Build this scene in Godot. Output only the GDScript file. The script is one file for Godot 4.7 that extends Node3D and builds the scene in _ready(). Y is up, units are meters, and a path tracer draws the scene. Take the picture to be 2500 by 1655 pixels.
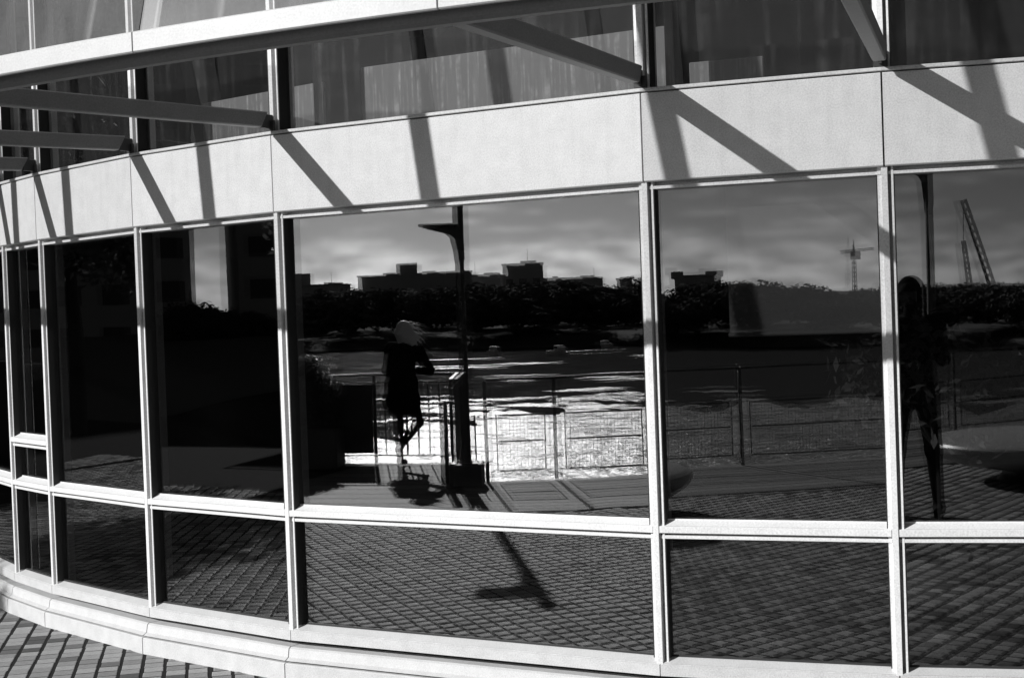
extends Node3D
# A curved, faceted glass facade beside a quay, seen from the plaza in low sun. World: x right, y up, camera looks along -z.

const C := Vector2(3.657, -13.164)      # centre of the facade's circle (x, z)
const R := 8.26                          # radius of the facade
const RING := 9.977                      # radius of the ring beam in front of it
const MULLION_DEG := [-73.5, -66.5, -59.5, -52.52, -48.68, -41.66, -34.65, -22.22, -15.95, -9.1, -2.0, 5.0, 12.0]
const SUN_AZ := -117.0                   # degrees from the viewing direction, negative to the left
const SUN_EL := 24.9

var mats := {}
var taken := {}
var rng := RandomNumberGenerator.new()

# ---------------------------------------------------------------- helpers
func p2(x: float, d: float, y := 0.0) -> Vector3:      # x to the right, d metres ahead of the camera
	return Vector3(x, y, -d)

func on_circle(deg: float, r: float, y := 0.0) -> Vector3:
	var a := deg_to_rad(deg)
	return Vector3(C.x + r * sin(a), y, C.y + r * cos(a))

func polar(az: float, dist: float, y := 0.0) -> Vector3:
	var a := deg_to_rad(az)
	return Vector3(dist * sin(a), y, -dist * cos(a))

func numbered(called: String) -> String:
	var k: int = taken.get(called, 0)
	taken[called] = k + 1
	return called if k == 0 else "%s_%03d" % [called, k]

func tag(o: Node, label: String, category: String, group := "") -> Node:
	o.set_meta("label", label)
	o.set_meta("category", category)
	if group != "":
		o.set_meta("group", group)
	return o

func thing(called: String, label: String, category: String, at := Vector3.ZERO, turn := 0.0, group := "") -> Node3D:
	var o := Node3D.new()
	o.name = numbered(called)
	add_child(o)
	o.position = at
	o.rotation.y = turn
	tag(o, label, category, group)
	return o

func begin() -> SurfaceTool:
	var s := SurfaceTool.new()
	s.begin(Mesh.PRIMITIVE_TRIANGLES)
	return s

func put(s: SurfaceTool, called: String, m: Material, parent: Node, t := Transform3D.IDENTITY) -> MeshInstance3D:
	var o := MeshInstance3D.new()
	o.mesh = s.commit()
	o.name = called if parent != self else numbered(called)
	o.material_override = m
	o.transform = t
	parent.add_child(o, true)
	return o

func put_mesh(mesh: Mesh, called: String, m: Material, parent: Node, t := Transform3D.IDENTITY) -> MeshInstance3D:
	var o := MeshInstance3D.new()
	o.mesh = mesh
	o.name = called if parent != self else numbered(called)
	o.material_override = m
	o.transform = t
	parent.add_child(o, true)
	return o

func structure(o: Node) -> Node:
	o.set_meta("kind", "structure")
	return o

func tri(s: SurfaceTool, a: Vector3, b: Vector3, c: Vector3, flip := false) -> void:
	var n := (b - a).cross(c - a)
	if n.length_squared() < 1e-16:
		return
	n = n.normalized()
	if flip:
		n = -n
	for v in ([a, b, c] if flip else [a, c, b]):
		s.set_normal(n)
		s.add_vertex(v)

func quad(s: SurfaceTool, a: Vector3, b: Vector3, c: Vector3, d: Vector3, flip := false) -> void:
	tri(s, a, b, c, flip)
	tri(s, a, c, d, flip)

# two rings of points joined by a wall and closed by caps
func loft(s: SurfaceTool, ra: PackedVector3Array, rb: PackedVector3Array, poly: PackedVector2Array) -> void:
	var n := ra.size()
	var mid := Vector3.ZERO
	for i in n:
		mid += (ra[i] + rb[i]) / (2.0 * n)
	var vol := 0.0
	for i in n:
		var j := (i + 1) % n
		var nn := (ra[j] - ra[i]).cross(rb[i] - ra[i])
		vol += nn.dot((ra[i] + rb[j]) * 0.5 - mid)
	var flip := vol < 0.0
	for i in n:
		var j := (i + 1) % n
		quad(s, ra[i], ra[j], rb[j], rb[i], flip)
	var t := Geometry2D.triangulate_polygon(poly)
	var along := rb[0] - ra[0]
	for k in range(0, t.size(), 3):
		var a := ra[t[k]]; var b := ra[t[k + 1]]; var c := ra[t[k + 2]]
		tri(s, a, b, c, (b - a).cross(c - a).dot(along) > 0.0)
		a = rb[t[k]]; b = rb[t[k + 1]]; c = rb[t[k + 2]]
		tri(s, a, b, c, (b - a).cross(c - a).dot(along) < 0.0)

# profile of (outward, height) pairs run along x from 0 to length, its ends mitred by the tangents ta and tb
func run_profile(s: SurfaceTool, prof: Array, length: float, ta: float, tb: float, gap := 0.0) -> void:
	var poly := PackedVector2Array(); var ra := PackedVector3Array(); var rb := PackedVector3Array()
	for q in prof:
		poly.append(Vector2(q[0], q[1]))
		ra.append(Vector3(-q[0] * ta + gap, q[1], q[0]))
		rb.append(Vector3(length + q[0] * tb - gap, q[1], q[0]))
	loft(s, ra, rb, poly)

# plan of (along, outward) pairs raised from y0 to y1
func raise(s: SurfaceTool, plan: Array, y0: float, y1: float, t := Transform3D.IDENTITY) -> void:
	var poly := PackedVector2Array(); var ra := PackedVector3Array(); var rb := PackedVector3Array()
	for q in plan:
		poly.append(Vector2(q[0], q[1]))
		ra.append(t * Vector3(q[0], y0, q[1]))
		rb.append(t * Vector3(q[0], y1, q[1]))
	loft(s, ra, rb, poly)

func box(s: SurfaceTool, at: Vector3, size: Vector3, ch := 0.0, t := Transform3D.IDENTITY) -> void:
	var hx := size.x / 2; var hy := size.y / 2; var hz := size.z / 2
	if ch <= 0.0:
		var plan := [[at.x - hx, at.z - hz], [at.x + hx, at.z - hz], [at.x + hx, at.z + hz], [at.x - hx, at.z + hz]]
		raise(s, plan, at.y - hy, at.y + hy, t)
		return
	var rings := []
	for k in [[-hy, ch], [-hy + ch, 0.0], [hy - ch, 0.0], [hy, ch]]:
		var ax: float = hx - k[1]; var az: float = hz - k[1]
		var c2: float = ch
		var r := PackedVector3Array()
		for q in [[-ax + c2, -az], [ax - c2, -az], [ax, -az + c2], [ax, az - c2], [ax - c2, az], [-ax + c2, az], [-ax, az - c2], [-ax, -az + c2]]:
			r.append(t * (at + Vector3(q[0], k[0], q[1])))
		rings.append(r)
	for k in 3:
		for i in 8:
			var j := (i + 1) % 8
			quad(s, rings[k][i], rings[k + 1][i], rings[k + 1][j], rings[k][j])
	for i in range(1, 7):
		tri(s, rings[0][0], rings[0][i], rings[0][i + 1])
		tri(s, rings[3][0], rings[3][i + 1], rings[3][i])

func tube(s: SurfaceTool, pts: Array, radii: Array, sides := 8) -> void:
	var prev := PackedVector3Array()
	for k in pts.size():
		var p: Vector3 = pts[k]
		var d: Vector3 = (pts[min(k + 1, pts.size() - 1)] - pts[max(k - 1, 0)]).normalized()
		var side := d.cross(Vector3(0.31, 0.95, 0.07) if absf(d.y) < 0.9 else Vector3(1, 0, 0.2)).normalized()
		var up := side.cross(d)
		var ring := PackedVector3Array()
		var rr: float = radii[min(k, radii.size() - 1)]
		for i in sides:
			var a := TAU * i / sides
			ring.append(p + (side * cos(a) + up * sin(a)) * rr)
		if k > 0:
			var pp: Vector3 = pts[k - 1]
			for i in sides:
				var j := (i + 1) % sides
				for v in [[prev[i], pp], [ring[j], p], [ring[i], p], [prev[i], pp], [prev[j], pp], [ring[j], p]]:
					s.set_normal((v[0] - v[1]).normalized())
					s.add_vertex(v[0])
		if k == 0 or k == pts.size() - 1:
			for i in range(1, sides - 1):
				tri(s, ring[0], ring[i], ring[i + 1], (ring[i] - ring[0]).cross(ring[i + 1] - ring[0]).dot(d) * (1.0 if k > 0 else -1.0) < 0.0)
		prev = ring

func lathe(s: SurfaceTool, prof: Array, sides := 32, at := Vector3.ZERO) -> void:
	for k in prof.size() - 1:
		var a: Vector2 = prof[k]; var b: Vector2 = prof[k + 1]
		var n2 := Vector2(b.y - a.y, a.x - b.x).normalized()
		for i in sides:
			var t0 := TAU * i / sides; var t1 := TAU * (i + 1) / sides
			var c0 := Vector3(cos(t0), 0, sin(t0)); var c1 := Vector3(cos(t1), 0, sin(t1))
			var v := [c0 * a.x + Vector3.UP * a.y, c0 * b.x + Vector3.UP * b.y, c1 * b.x + Vector3.UP * b.y, c1 * a.x + Vector3.UP * a.y]
			var nn := [c0 * n2.x + Vector3.UP * n2.y, c0 * n2.x + Vector3.UP * n2.y, c1 * n2.x + Vector3.UP * n2.y, c1 * n2.x + Vector3.UP * n2.y]
			for q in [0, 2, 1, 0, 3, 2]:
				s.set_normal(nn[q])
				s.add_vertex(at + v[q])

# ---------------------------------------------------------------- materials
func grey(v: float) -> Color:
	return Color(v, v, v).linear_to_srgb()

func picture(w: int, h: int, value: Callable) -> ImageTexture:
	var im := Image.create(w, h, false, Image.FORMAT_RGBA8)
	for y in h:
		for x in w:
			var v: Vector2 = value.call(x, y)
			var c := pow(clampf(v.x, 0.0, 1.0), 1.0 / 2.2)
			im.set_pixel(x, y, Color(c, c, c, v.y))
	return ImageTexture.create_from_image(im)

func noise_image(w: int, freq: float, seed_: int, octaves := 4) -> Image:
	var n := FastNoiseLite.new()
	n.seed = seed_
	n.frequency = freq
	n.fractal_octaves = octaves
	return n.get_seamless_image(w, w)

func plain(called: String, v: float, rough := 0.6, spec := 0.5) -> StandardMaterial3D:
	var m := StandardMaterial3D.new()
	m.resource_name = called
	m.albedo_color = grey(v)
	m.roughness = rough
	m.metallic_specular = spec
	mats[called] = m
	return m

# fine grain and soft blotches, between lo and hi of the base colour
func grained(called: String, v: float, rough: float, tex: Texture2D, scale: float, bump: Texture2D = null, depth := 0.0) -> StandardMaterial3D:
	var m := plain(called, v, rough)
	m.albedo_texture = tex
	m.uv1_triplanar = true
	m.uv1_scale = Vector3.ONE * scale
	if bump:
		m.normal_enabled = true
		m.normal_texture = bump
		m.normal_scale = depth
	return m

func make_materials() -> void:
	rng.seed = 11
	var soft := noise_image(256, 0.02, 3)
	var fine := noise_image(256, 0.35, 5, 2)
	var grain := picture(256, 256, func(x, y): return Vector2(0.9 + 0.16 * (soft.get_pixel(x, y).r - 0.5) + 0.36 * (fine.get_pixel(x, y).r - 0.5), 1.0))
	var coarse := noise_image(256, 0.06, 9)
	var stone := picture(256, 256, func(x, y): return Vector2(0.8 + 0.35 * (coarse.get_pixel(x, y).r - 0.5) + 0.3 * (fine.get_pixel(x, y).r - 0.5), 1.0))
	var bump_im := noise_image(256, 0.08, 21)
	bump_im.convert(Image.FORMAT_RGBA8)
	bump_im.bump_map_to_normal_map(4.0)
	var bump := ImageTexture.create_from_image(bump_im)
	var drip := FastNoiseLite.new()
	drip.seed = 52
	drip.frequency = 0.04
	drip.fractal_octaves = 3
	var clad := picture(512, 512, func(x, y): return Vector2(0.9 + 0.12 * (soft.get_pixel(x % 256, y % 256).r - 0.5) + 0.34 * (fine.get_pixel(x % 256, y % 256).r - 0.5) - 0.09 * maxf(0.0, drip.get_noise_2d(x * 1.0, y * 0.05) - 0.22), 1.0))
	for k in 3:
		grained("panel_%d" % k, [0.87, 0.84, 0.89][k], 0.42, clad, 0.75, bump, 0.02)
	grained("fascia", 0.6, 0.45, grain, 1.4)
	grained("frame", 0.8, 0.38, grain, 1.1)
	grained("sill_frame", 0.62, 0.4, grain, 1.5)
	grained("base_stone", 0.6, 0.6, grain, 1.6, bump, 0.05)
	grained("beam", 0.24, 0.45, grain, 1.2)
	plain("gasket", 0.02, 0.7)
	plain("bracket", 0.05, 0.5)
	plain("dark_metal", 0.035, 0.5)
	plain("rail_metal", 0.03, 0.45)
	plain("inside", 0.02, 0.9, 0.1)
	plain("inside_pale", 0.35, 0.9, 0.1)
	plain("shade", 0.34, 0.9, 0.1)
	plain("bed", 0.03, 0.95, 0.1)
	for k in 3:
		grained("plank_%d" % k, [0.15, 0.11, 0.085][k], 0.75, stone, 0.5)
	grained("pebble_stone", 0.3, 0.32, stone, 0.7)
	plain("tower", 0.28, 0.8, 0.2)
	plain("tower_dark", 0.06, 0.5, 0.3)
	plain("far_building", 0.32, 0.9, 0.2)
	plain("far_window", 0.05, 0.2)
	plain("crane_steel", 0.2, 0.8, 0.2)
	plain("land", 0.1, 0.95, 0.1)
	plain("woods", 0.07, 0.95, 0.1)
	plain("bark", 0.05, 0.9, 0.2)
	plain("pot", 0.12, 0.7)
	plain("boat_white", 0.7, 0.3)
	plain("cloth", 0.012, 0.95, 0.1)
	plain("cloth_legs", 0.02, 0.9, 0.1)
	plain("skin", 0.3, 0.6)
	plain("shoe", 0.015, 0.5)
	var hair := plain("hair", 0.62, 0.5)
	hair.rim_enabled = true
	hair.rim = 1.0
	hair.rim_tint = 0.3
	hair.backlight_enabled = true
	hair.backlight = grey(0.45)
	plain("camera_body", 0.02, 0.4)
	var leaf := plain("leaf", 0.06, 0.6)
	leaf.backlight_enabled = true
	leaf.backlight = grey(0.1)
	var houseleaf := plain("house_leaf", 0.16, 0.5)
	houseleaf.backlight_enabled = true
	houseleaf.backlight = grey(0.2)
	# setts: one material for the joined ones (tinted per copy, darkened for the mirrored view) and five tones for the ones built singly
	var sett := grained("sett", 1.0, 0.75, stone, 3.0, bump, 0.25)
	sett.vertex_color_use_as_albedo = true
	for k in 6:
		grained("sett_%d" % k, [0.42, 0.36, 0.32, 0.27, 0.16, 0.09][k], 0.75, stone, 3.0, bump, 0.25)
	# glass: a coated pane that mirrors about a third of the light, each pane a little uneven
	var white := picture(8, 8, func(_x, _y): return Vector2(1, 1))
	var wav := noise_image(256, 0.012, 33, 2)
	wav.convert(Image.FORMAT_RGBA8)
	wav.bump_map_to_normal_map(10.0)
	var wave := ImageTexture.create_from_image(wav)
	var g := plain("glass", 0.92, 0.0)
	g.metallic = 1.0
	g.transparency = BaseMaterial3D.TRANSPARENCY_ALPHA
	g.albedo_color.a = 0.22
	g.albedo_texture = white
	g.normal_enabled = true
	g.normal_texture = wave
	g.normal_scale = 0.0016
	var gi := plain("glass_inner", 0.16, 0.0)
	gi.metallic = 1.0
	gi.transparency = BaseMaterial3D.TRANSPARENCY_ALPHA
	gi.albedo_color.a = 0.66
	gi.albedo_texture = white
	gi.normal_enabled = true
	gi.normal_texture = wave
	gi.normal_scale = 0.002
	# upper glass carries a film of dust, run down in streaks
	var streak := FastNoiseLite.new()
	streak.seed = 71
	streak.frequency = 0.05
	streak.fractal_octaves = 4
	var dust := picture(256, 256, func(x, y): return Vector2(0.42 + 0.6 * maxf(0.0, streak.get_noise_2d(x * 2.2, y * 0.12)) * clampf(0.5 + 1.6 * coarse.get_pixel(x, y).r - 0.6, 0, 1.2), 1.0))
	var bl := grained("blind", 0.62, 0.9, dust, 1.3)
	bl.metallic_specular = 0.1
	var gu := plain("glass_dusty", 0.62, 0.0)
	gu.metallic = 0.87
	gu.transparency = BaseMaterial3D.TRANSPARENCY_ALPHA
	gu.albedo_color.a = 0.42
	gu.albedo_texture = dust
	gu.normal_enabled = true
	gu.normal_texture = wave
	gu.normal_scale = 0.004
	# canopy glass: dirty, dull, with pale runs of lime
	var dirt := picture(512, 256, func(x, y):
		var run: float = maxf(0.0, streak.get_noise_2d(x * 0.33 + 300.0, y * 0.02) - 0.3) * 2.2
		var cloud: float = soft.get_pixel(x % 256, y).r
		return Vector2(0.24 + 0.1 * (cloud - 0.5) + 0.5 * run + 0.12 * (fine.get_pixel(x % 256, y).r - 0.5), 0.39))
	var gc := plain("glass_dirty", 0.8, 0.3)
	gc.transparency = BaseMaterial3D.TRANSPARENCY_ALPHA
	gc.albedo_texture = dirt
	# water: one sheet of small waves; near the quay the wind roughens it in patches
	var wn := FastNoiseLite.new()
	wn.seed = 4
	wn.frequency = 0.03
	wn.fractal_octaves = 5
	wn.fractal_gain = 0.62
	var wim := wn.get_seamless_image(1024, 1024)
	wim.convert(Image.FORMAT_RGBA8)
	wim.bump_map_to_normal_map(5.0)
	var wt := ImageTexture.create_from_image(wim)
	var w := plain("water", 0.03, 1.0, 0.0)
	w.metallic = 0.06
	w.specular_mode = BaseMaterial3D.SPECULAR_DISABLED
	w.normal_enabled = true
	w.normal_texture = wt
	w.normal_scale = 0.5
	var pn := FastNoiseLite.new()
	pn.seed = 17
	pn.frequency = 0.012
	pn.fractal_octaves = 5
	pn.fractal_gain = 0.6
	var pat := pn.get_seamless_image(512, 512)
	var rt := picture(512, 512, func(x, y): return Vector2(pow(lerpf(0.24, 0.46, smoothstep(0.3, 0.55, pat.get_pixel(x, y).r)), 2.2), 1.0))
	w.roughness_texture = picture(512, 512, func(x, y): return Vector2(pow(lerpf(0.04, 0.17, smoothstep(0.35, 0.65, pat.get_pixel(x, y).r)), 2.2), 1.0))
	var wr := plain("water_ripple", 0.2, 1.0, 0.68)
	wr.metallic = 0.75  # metal sheen raised to strengthen the sun glitter
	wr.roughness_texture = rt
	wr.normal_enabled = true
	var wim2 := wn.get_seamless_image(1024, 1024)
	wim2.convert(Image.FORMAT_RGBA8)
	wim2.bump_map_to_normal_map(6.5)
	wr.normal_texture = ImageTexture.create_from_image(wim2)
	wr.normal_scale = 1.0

# ---------------------------------------------------------------- sky
func make_sky() -> Sky:
	var w := 2048; var h := 1024
	var im := Image.create(w, h, false, Image.FORMAT_RGBF)
	var n := FastNoiseLite.new()
	n.seed = 8
	n.frequency = 1.0
	n.fractal_octaves = 6
	var sun := polar(SUN_AZ, 1.0)
	sun = Vector3(sun.x * cos(deg_to_rad(SUN_EL)), sin(deg_to_rad(SUN_EL)), sun.z * cos(deg_to_rad(SUN_EL)))
	for y in h:
		var el := PI / 2 - PI * (y + 0.5) / h
		for x in w:
			var az := TAU * (x + 0.5) / w
			var d := Vector3(sin(az) * cos(el), sin(el), -cos(az) * cos(el))
			var ang := rad_to_deg(acos(clampf(d.dot(sun), -1, 1)))
			var daz := absf(wrapf(rad_to_deg(az) - SUN_AZ, -180.0, 180.0))
			var up := maxf(rad_to_deg(el), 0.0)
			var v := 0.045 + 0.4 * exp(-ang / 18.0) + (0.16 + 1.25 * exp(-daz / 28.0)) * exp(-up / 6.0)
			var e := maxf(rad_to_deg(el), 0.0)
			# a bank of cloud low over the horizon, thin streaks higher up
			var edge := 2.9 + 0.9 * n.get_noise_2d(d.x * 6.0 + 3.0, d.z * 6.0)
			var bank := smoothstep(edge + 0.35, edge - 0.75, e) * (0.62 + 1.7 * n.get_noise_3d(d.x * 22.0, e * 2.2, d.z * 22.0))
			var wisp := maxf(0.0, n.get_noise_3d(d.x * 11.0, e * 2.6, d.z * 11.0) - 0.1) * smoothstep(1.5, 3.2, e) * smoothstep(40.0, 12.0, e)
			v *= 1.0 + 0.8 * clampf(bank, 0.0, 1.4) + 1.5 * wisp
			if el < 0.0:
				v = 0.08
			im.set_pixel(x, y, Color(v, v, v))
	var m := PanoramaSkyMaterial.new()
	m.panorama = ImageTexture.create_from_image(im)
	var sky := Sky.new()
	sky.sky_material = m
	return sky

# ---------------------------------------------------------------- the building
func bay_frame(k: int) -> Array:      # [transform whose x runs along the bay, length, mitre tangents at its two ends]
	var a := on_circle(MULLION_DEG[k], R); var b := on_circle(MULLION_DEG[k + 1], R)
	var u := (b - a).normalized()
	var half := func(i: int) -> float:
		if i <= 0 or i >= MULLION_DEG.size() - 1:
			return 0.0
		return tan(deg_to_rad((MULLION_DEG[i + 1] - MULLION_DEG[i - 1]) / 4.0))
	return [Transform3D(Basis(u, Vector3.UP, u.cross(Vector3.UP)), a), a.distance_to(b), half.call(k), half.call(k + 1)]

func pane(s: SurfaceTool, x0: float, x1: float, y0: float, y1: float, z: float, thick: float, shift: Vector2) -> void:
	# a sheet of glass, its two faces with uv in metres
	for f in [[z, 1.0], [z - thick, -1.0]]:
		var v := [Vector3(x0, y0, f[0]), Vector3(x1, y0, f[0]), Vector3(x1, y1, f[0]), Vector3(x0, y1, f[0])]
		for q in ([0, 2, 1, 0, 3, 2] if f[1] > 0 else [0, 1, 2, 0, 2, 3]):
			s.set_normal(Vector3(0, 0, f[1]))
			s.set_uv(Vector2(v[q].x, v[q].y) * 0.4 + shift)
			s.add_vertex(v[q])

func single_face(s: SurfaceTool, x0: float, x1: float, y0: float, y1: float, z: float, shift: Vector2, scale := 0.4) -> void:
	var v := [Vector3(x0, y0, z), Vector3(x1, y0, z), Vector3(x1, y1, z), Vector3(x0, y1, z)]
	for q in [0, 2, 1, 0, 3, 2]:
		s.set_normal(Vector3(0, 0, 1))
		s.set_uv(Vector2(v[q].x, v[q].y) * scale + shift)
		s.add_vertex(v[q])

const H_SILL := 0.24
const H_RAIL := 0.745
const H_HEAD := 2.066
const H_BAND := 2.095
const H_BAND_TOP := 2.437
const H_UP := 2.457
const H_UP_TOP := 3.9
const GLASS_AT := -0.047
const GLASS_UP_AT := -0.062

func glazing(b: Node3D, t: Transform3D, x0: float, x1: float, y0: float, y1: float, k: int, row: int) -> void:
	var sh := Vector2(rng.randf() * 3.0, rng.randf() * 3.0)
	var s := begin()
	single_face(s, x0, x1, y0, y1, GLASS_AT, sh)
	var o := put(s, "glass_pane", mats.glass, b, t)
	# the inner sheet of the double glazing stands a hair out of true, which doubles the reflections faintly
	s = begin()
	var w := (x1 - x0) / 2; var h := (y1 - y0) / 2
	single_face(s, -w - 0.012, w + 0.012, -h - 0.012, h + 0.012, 0.0, sh * 1.7)
	var tilt := Basis.from_euler(Vector3(0.0011 * (1 if (k + row) % 2 else -0.6), 0.0021 * (1 if k % 3 else -0.7), 0))
	put(s, "inner_pane", mats.glass_inner, o, Transform3D(tilt, Vector3((x0 + x1) / 2, (y0 + y1) / 2, GLASS_AT - 0.022)))

func build_bay(b: Node3D, k: int) -> void:
	var f := bay_frame(k)
	var t: Transform3D = f[0]; var L: float = f[1]; var ta: float = f[2]; var tb: float = f[3]
	var s := begin()
	run_profile(s, [[-0.1, 0.0], [0.052, 0.0], [0.052, 0.076], [0.047, 0.081], [-0.1, 0.081]], L, ta, tb, 0.003)
	put(s, "base_panel", mats.base_stone, b, t)
	s = begin()
	run_profile(s, [[-0.1, 0.09], [0.046, 0.09], [0.026, 0.102], [0.019, 0.139], [0.009, 0.146], [-0.1, 0.146]], L, ta, tb, 0.003)
	put(s, "base_moulding", mats.base_stone, b, t)
	s = begin()
	run_profile(s, [[-0.09, 0.146], [-0.07, 0.146], [-0.07, 0.174], [-0.09, 0.174]], L, ta, tb, 0.0)
	put(s, "shadow_gap", mats.gasket, b, t)
	s = begin()
	run_profile(s, [[-0.09, 0.174], [0.006, 0.174], [0.006, 0.217], [-0.0005, 0.2185], [-0.0005, 0.2205], [0.002, 0.222], [-0.042, 0.24], [-0.09, 0.24]], L, ta, tb, 0.002)
	var so := put(s, "sill", mats.sill_frame, b, t)
	s = begin()
	box(s, Vector3(L / 2, 0.243, -0.051), Vector3(L - 0.07, 0.009, 0.014))
	put(s, "gasket", mats.gasket, so)
	var xs := 0.014
	# rail across the lower third, a second one above it in the narrow bay
	var rails := [H_RAIL]
	if k == 3:
		rails.append(0.99)
	for hr in rails:
		s = begin()
		var y: float = hr
		run_profile(s, [[-0.09, y - 0.037], [-0.012, y - 0.037], [-0.011, y - 0.036], [-0.011, y - 0.0235], [-0.045, y - 0.0235], [-0.045, y - 0.0135], [-0.001, y - 0.0135], [0.0, y - 0.0125], [0.0, y + 0.0115], [-0.001, y + 0.0125], [-0.012, y + 0.0145], [-0.046, y + 0.031], [-0.0465, y + 0.036], [-0.09, y + 0.036]], L, 0.0, 0.0, xs)
		var ro := put(s, "rail", mats.frame, b, t)
		s = begin()
		box(s, Vector3(L / 2, y + 0.036, -0.053), Vector3(L - 0.07, 0.006, 0.012))
		put(s, "gasket", mats.gasket, ro)
	s = begin()
	run_profile(s, [[-0.09, H_HEAD], [-0.012, H_HEAD], [-0.011, H_HEAD + 0.001], [-0.011, H_HEAD + 0.012], [-0.05, H_HEAD + 0.012], [-0.05, H_BAND - 0.001], [-0.09, H_BAND - 0.001]], L, 0.0, 0.0, xs)
	put(s, "head_frame", mats.frame, b, t)
	var edges := [H_SILL]
	for hr in rails:
		edges.append_array([hr - 0.035, hr + 0.034])
	edges.append(H_HEAD)
	for j in range(0, edges.size(), 2):
		glazing(b, t, 0.02, L - 0.02, edges[j], edges[j + 1], k, j)
	# spandrel band and its coping
	s = begin()
	run_profile(s, [[-0.06, H_BAND], [0.008, H_BAND], [0.012, H_BAND + 0.004], [0.012, H_BAND_TOP - 0.004], [0.008, H_BAND_TOP], [-0.06, H_BAND_TOP]], L, ta, tb, 0.0032)
	put(s, "band_panel", mats["panel_%d" % (k % 3)], b, t)
	s = begin()
	run_profile(s, [[-0.06, H_BAND + 0.03], [-0.008, H_BAND + 0.03], [-0.008, H_BAND_TOP + 0.008], [-0.06, H_BAND_TOP + 0.008]], L, ta, tb, -0.004)
	put(s, "band_backing", mats.gasket, b, t)
	s = begin()
	run_profile(s, [[-0.1, H_BAND_TOP + 0.005], [0.015, H_BAND_TOP + 0.005], [0.017, H_BAND_TOP + 0.007], [0.017, H_UP - 0.004], [0.014, H_UP - 0.001], [-0.1, H_UP + 0.004]], L, ta, tb, 0.0)
	put(s, "coping", mats.frame, b, t)
	# upper window
	s = begin()
	single_face(s, 0.02, L - 0.02, H_UP + 0.003, H_UP_TOP, GLASS_UP_AT, Vector2(rng.randf() * 3, rng.randf() * 3), 0.55)
	put(s, "upper_glass_pane", mats.glass_dusty, b, t)
	s = begin()
	run_profile(s, [[-0.1, H_UP_TOP], [0.012, H_UP_TOP], [0.012, H_UP_TOP + 0.5], [-0.1, H_UP_TOP + 0.5]], L, ta, tb, 0.003)
	put(s, "band_panel", mats["panel_%d" % (k % 3)], b, t)

func mullion_plan(front: float, back: float) -> Array:
	return [[-0.027, back], [0.032, back], [0.032, -0.013], [0.031, -0.012], [0.0235, -0.012], [0.0235, -0.045], [0.0115, -0.045], [0.0115, front - 0.001], [0.0105, front], [-0.0105, front], [-0.0115, front - 0.001], [-0.0115, -0.016], [-0.026, -0.016], [-0.027, -0.017]]

func strut_dir(deg: float) -> Vector3:
	var a := deg_to_rad(-1.72 + 0.958 * (deg + 30.0) - 30.0)
	return Vector3(sin(a), 0, cos(a))

func ring_hit(p: Vector3, d: Vector3, r: float) -> float:
	var q := Vector2(p.x - C.x, p.z - C.y)
	var d2 := Vector2(d.x, d.z)
	var bb := q.dot(d2)
	return -bb + sqrt(bb * bb - (q.length_squared() - r * r))

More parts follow.
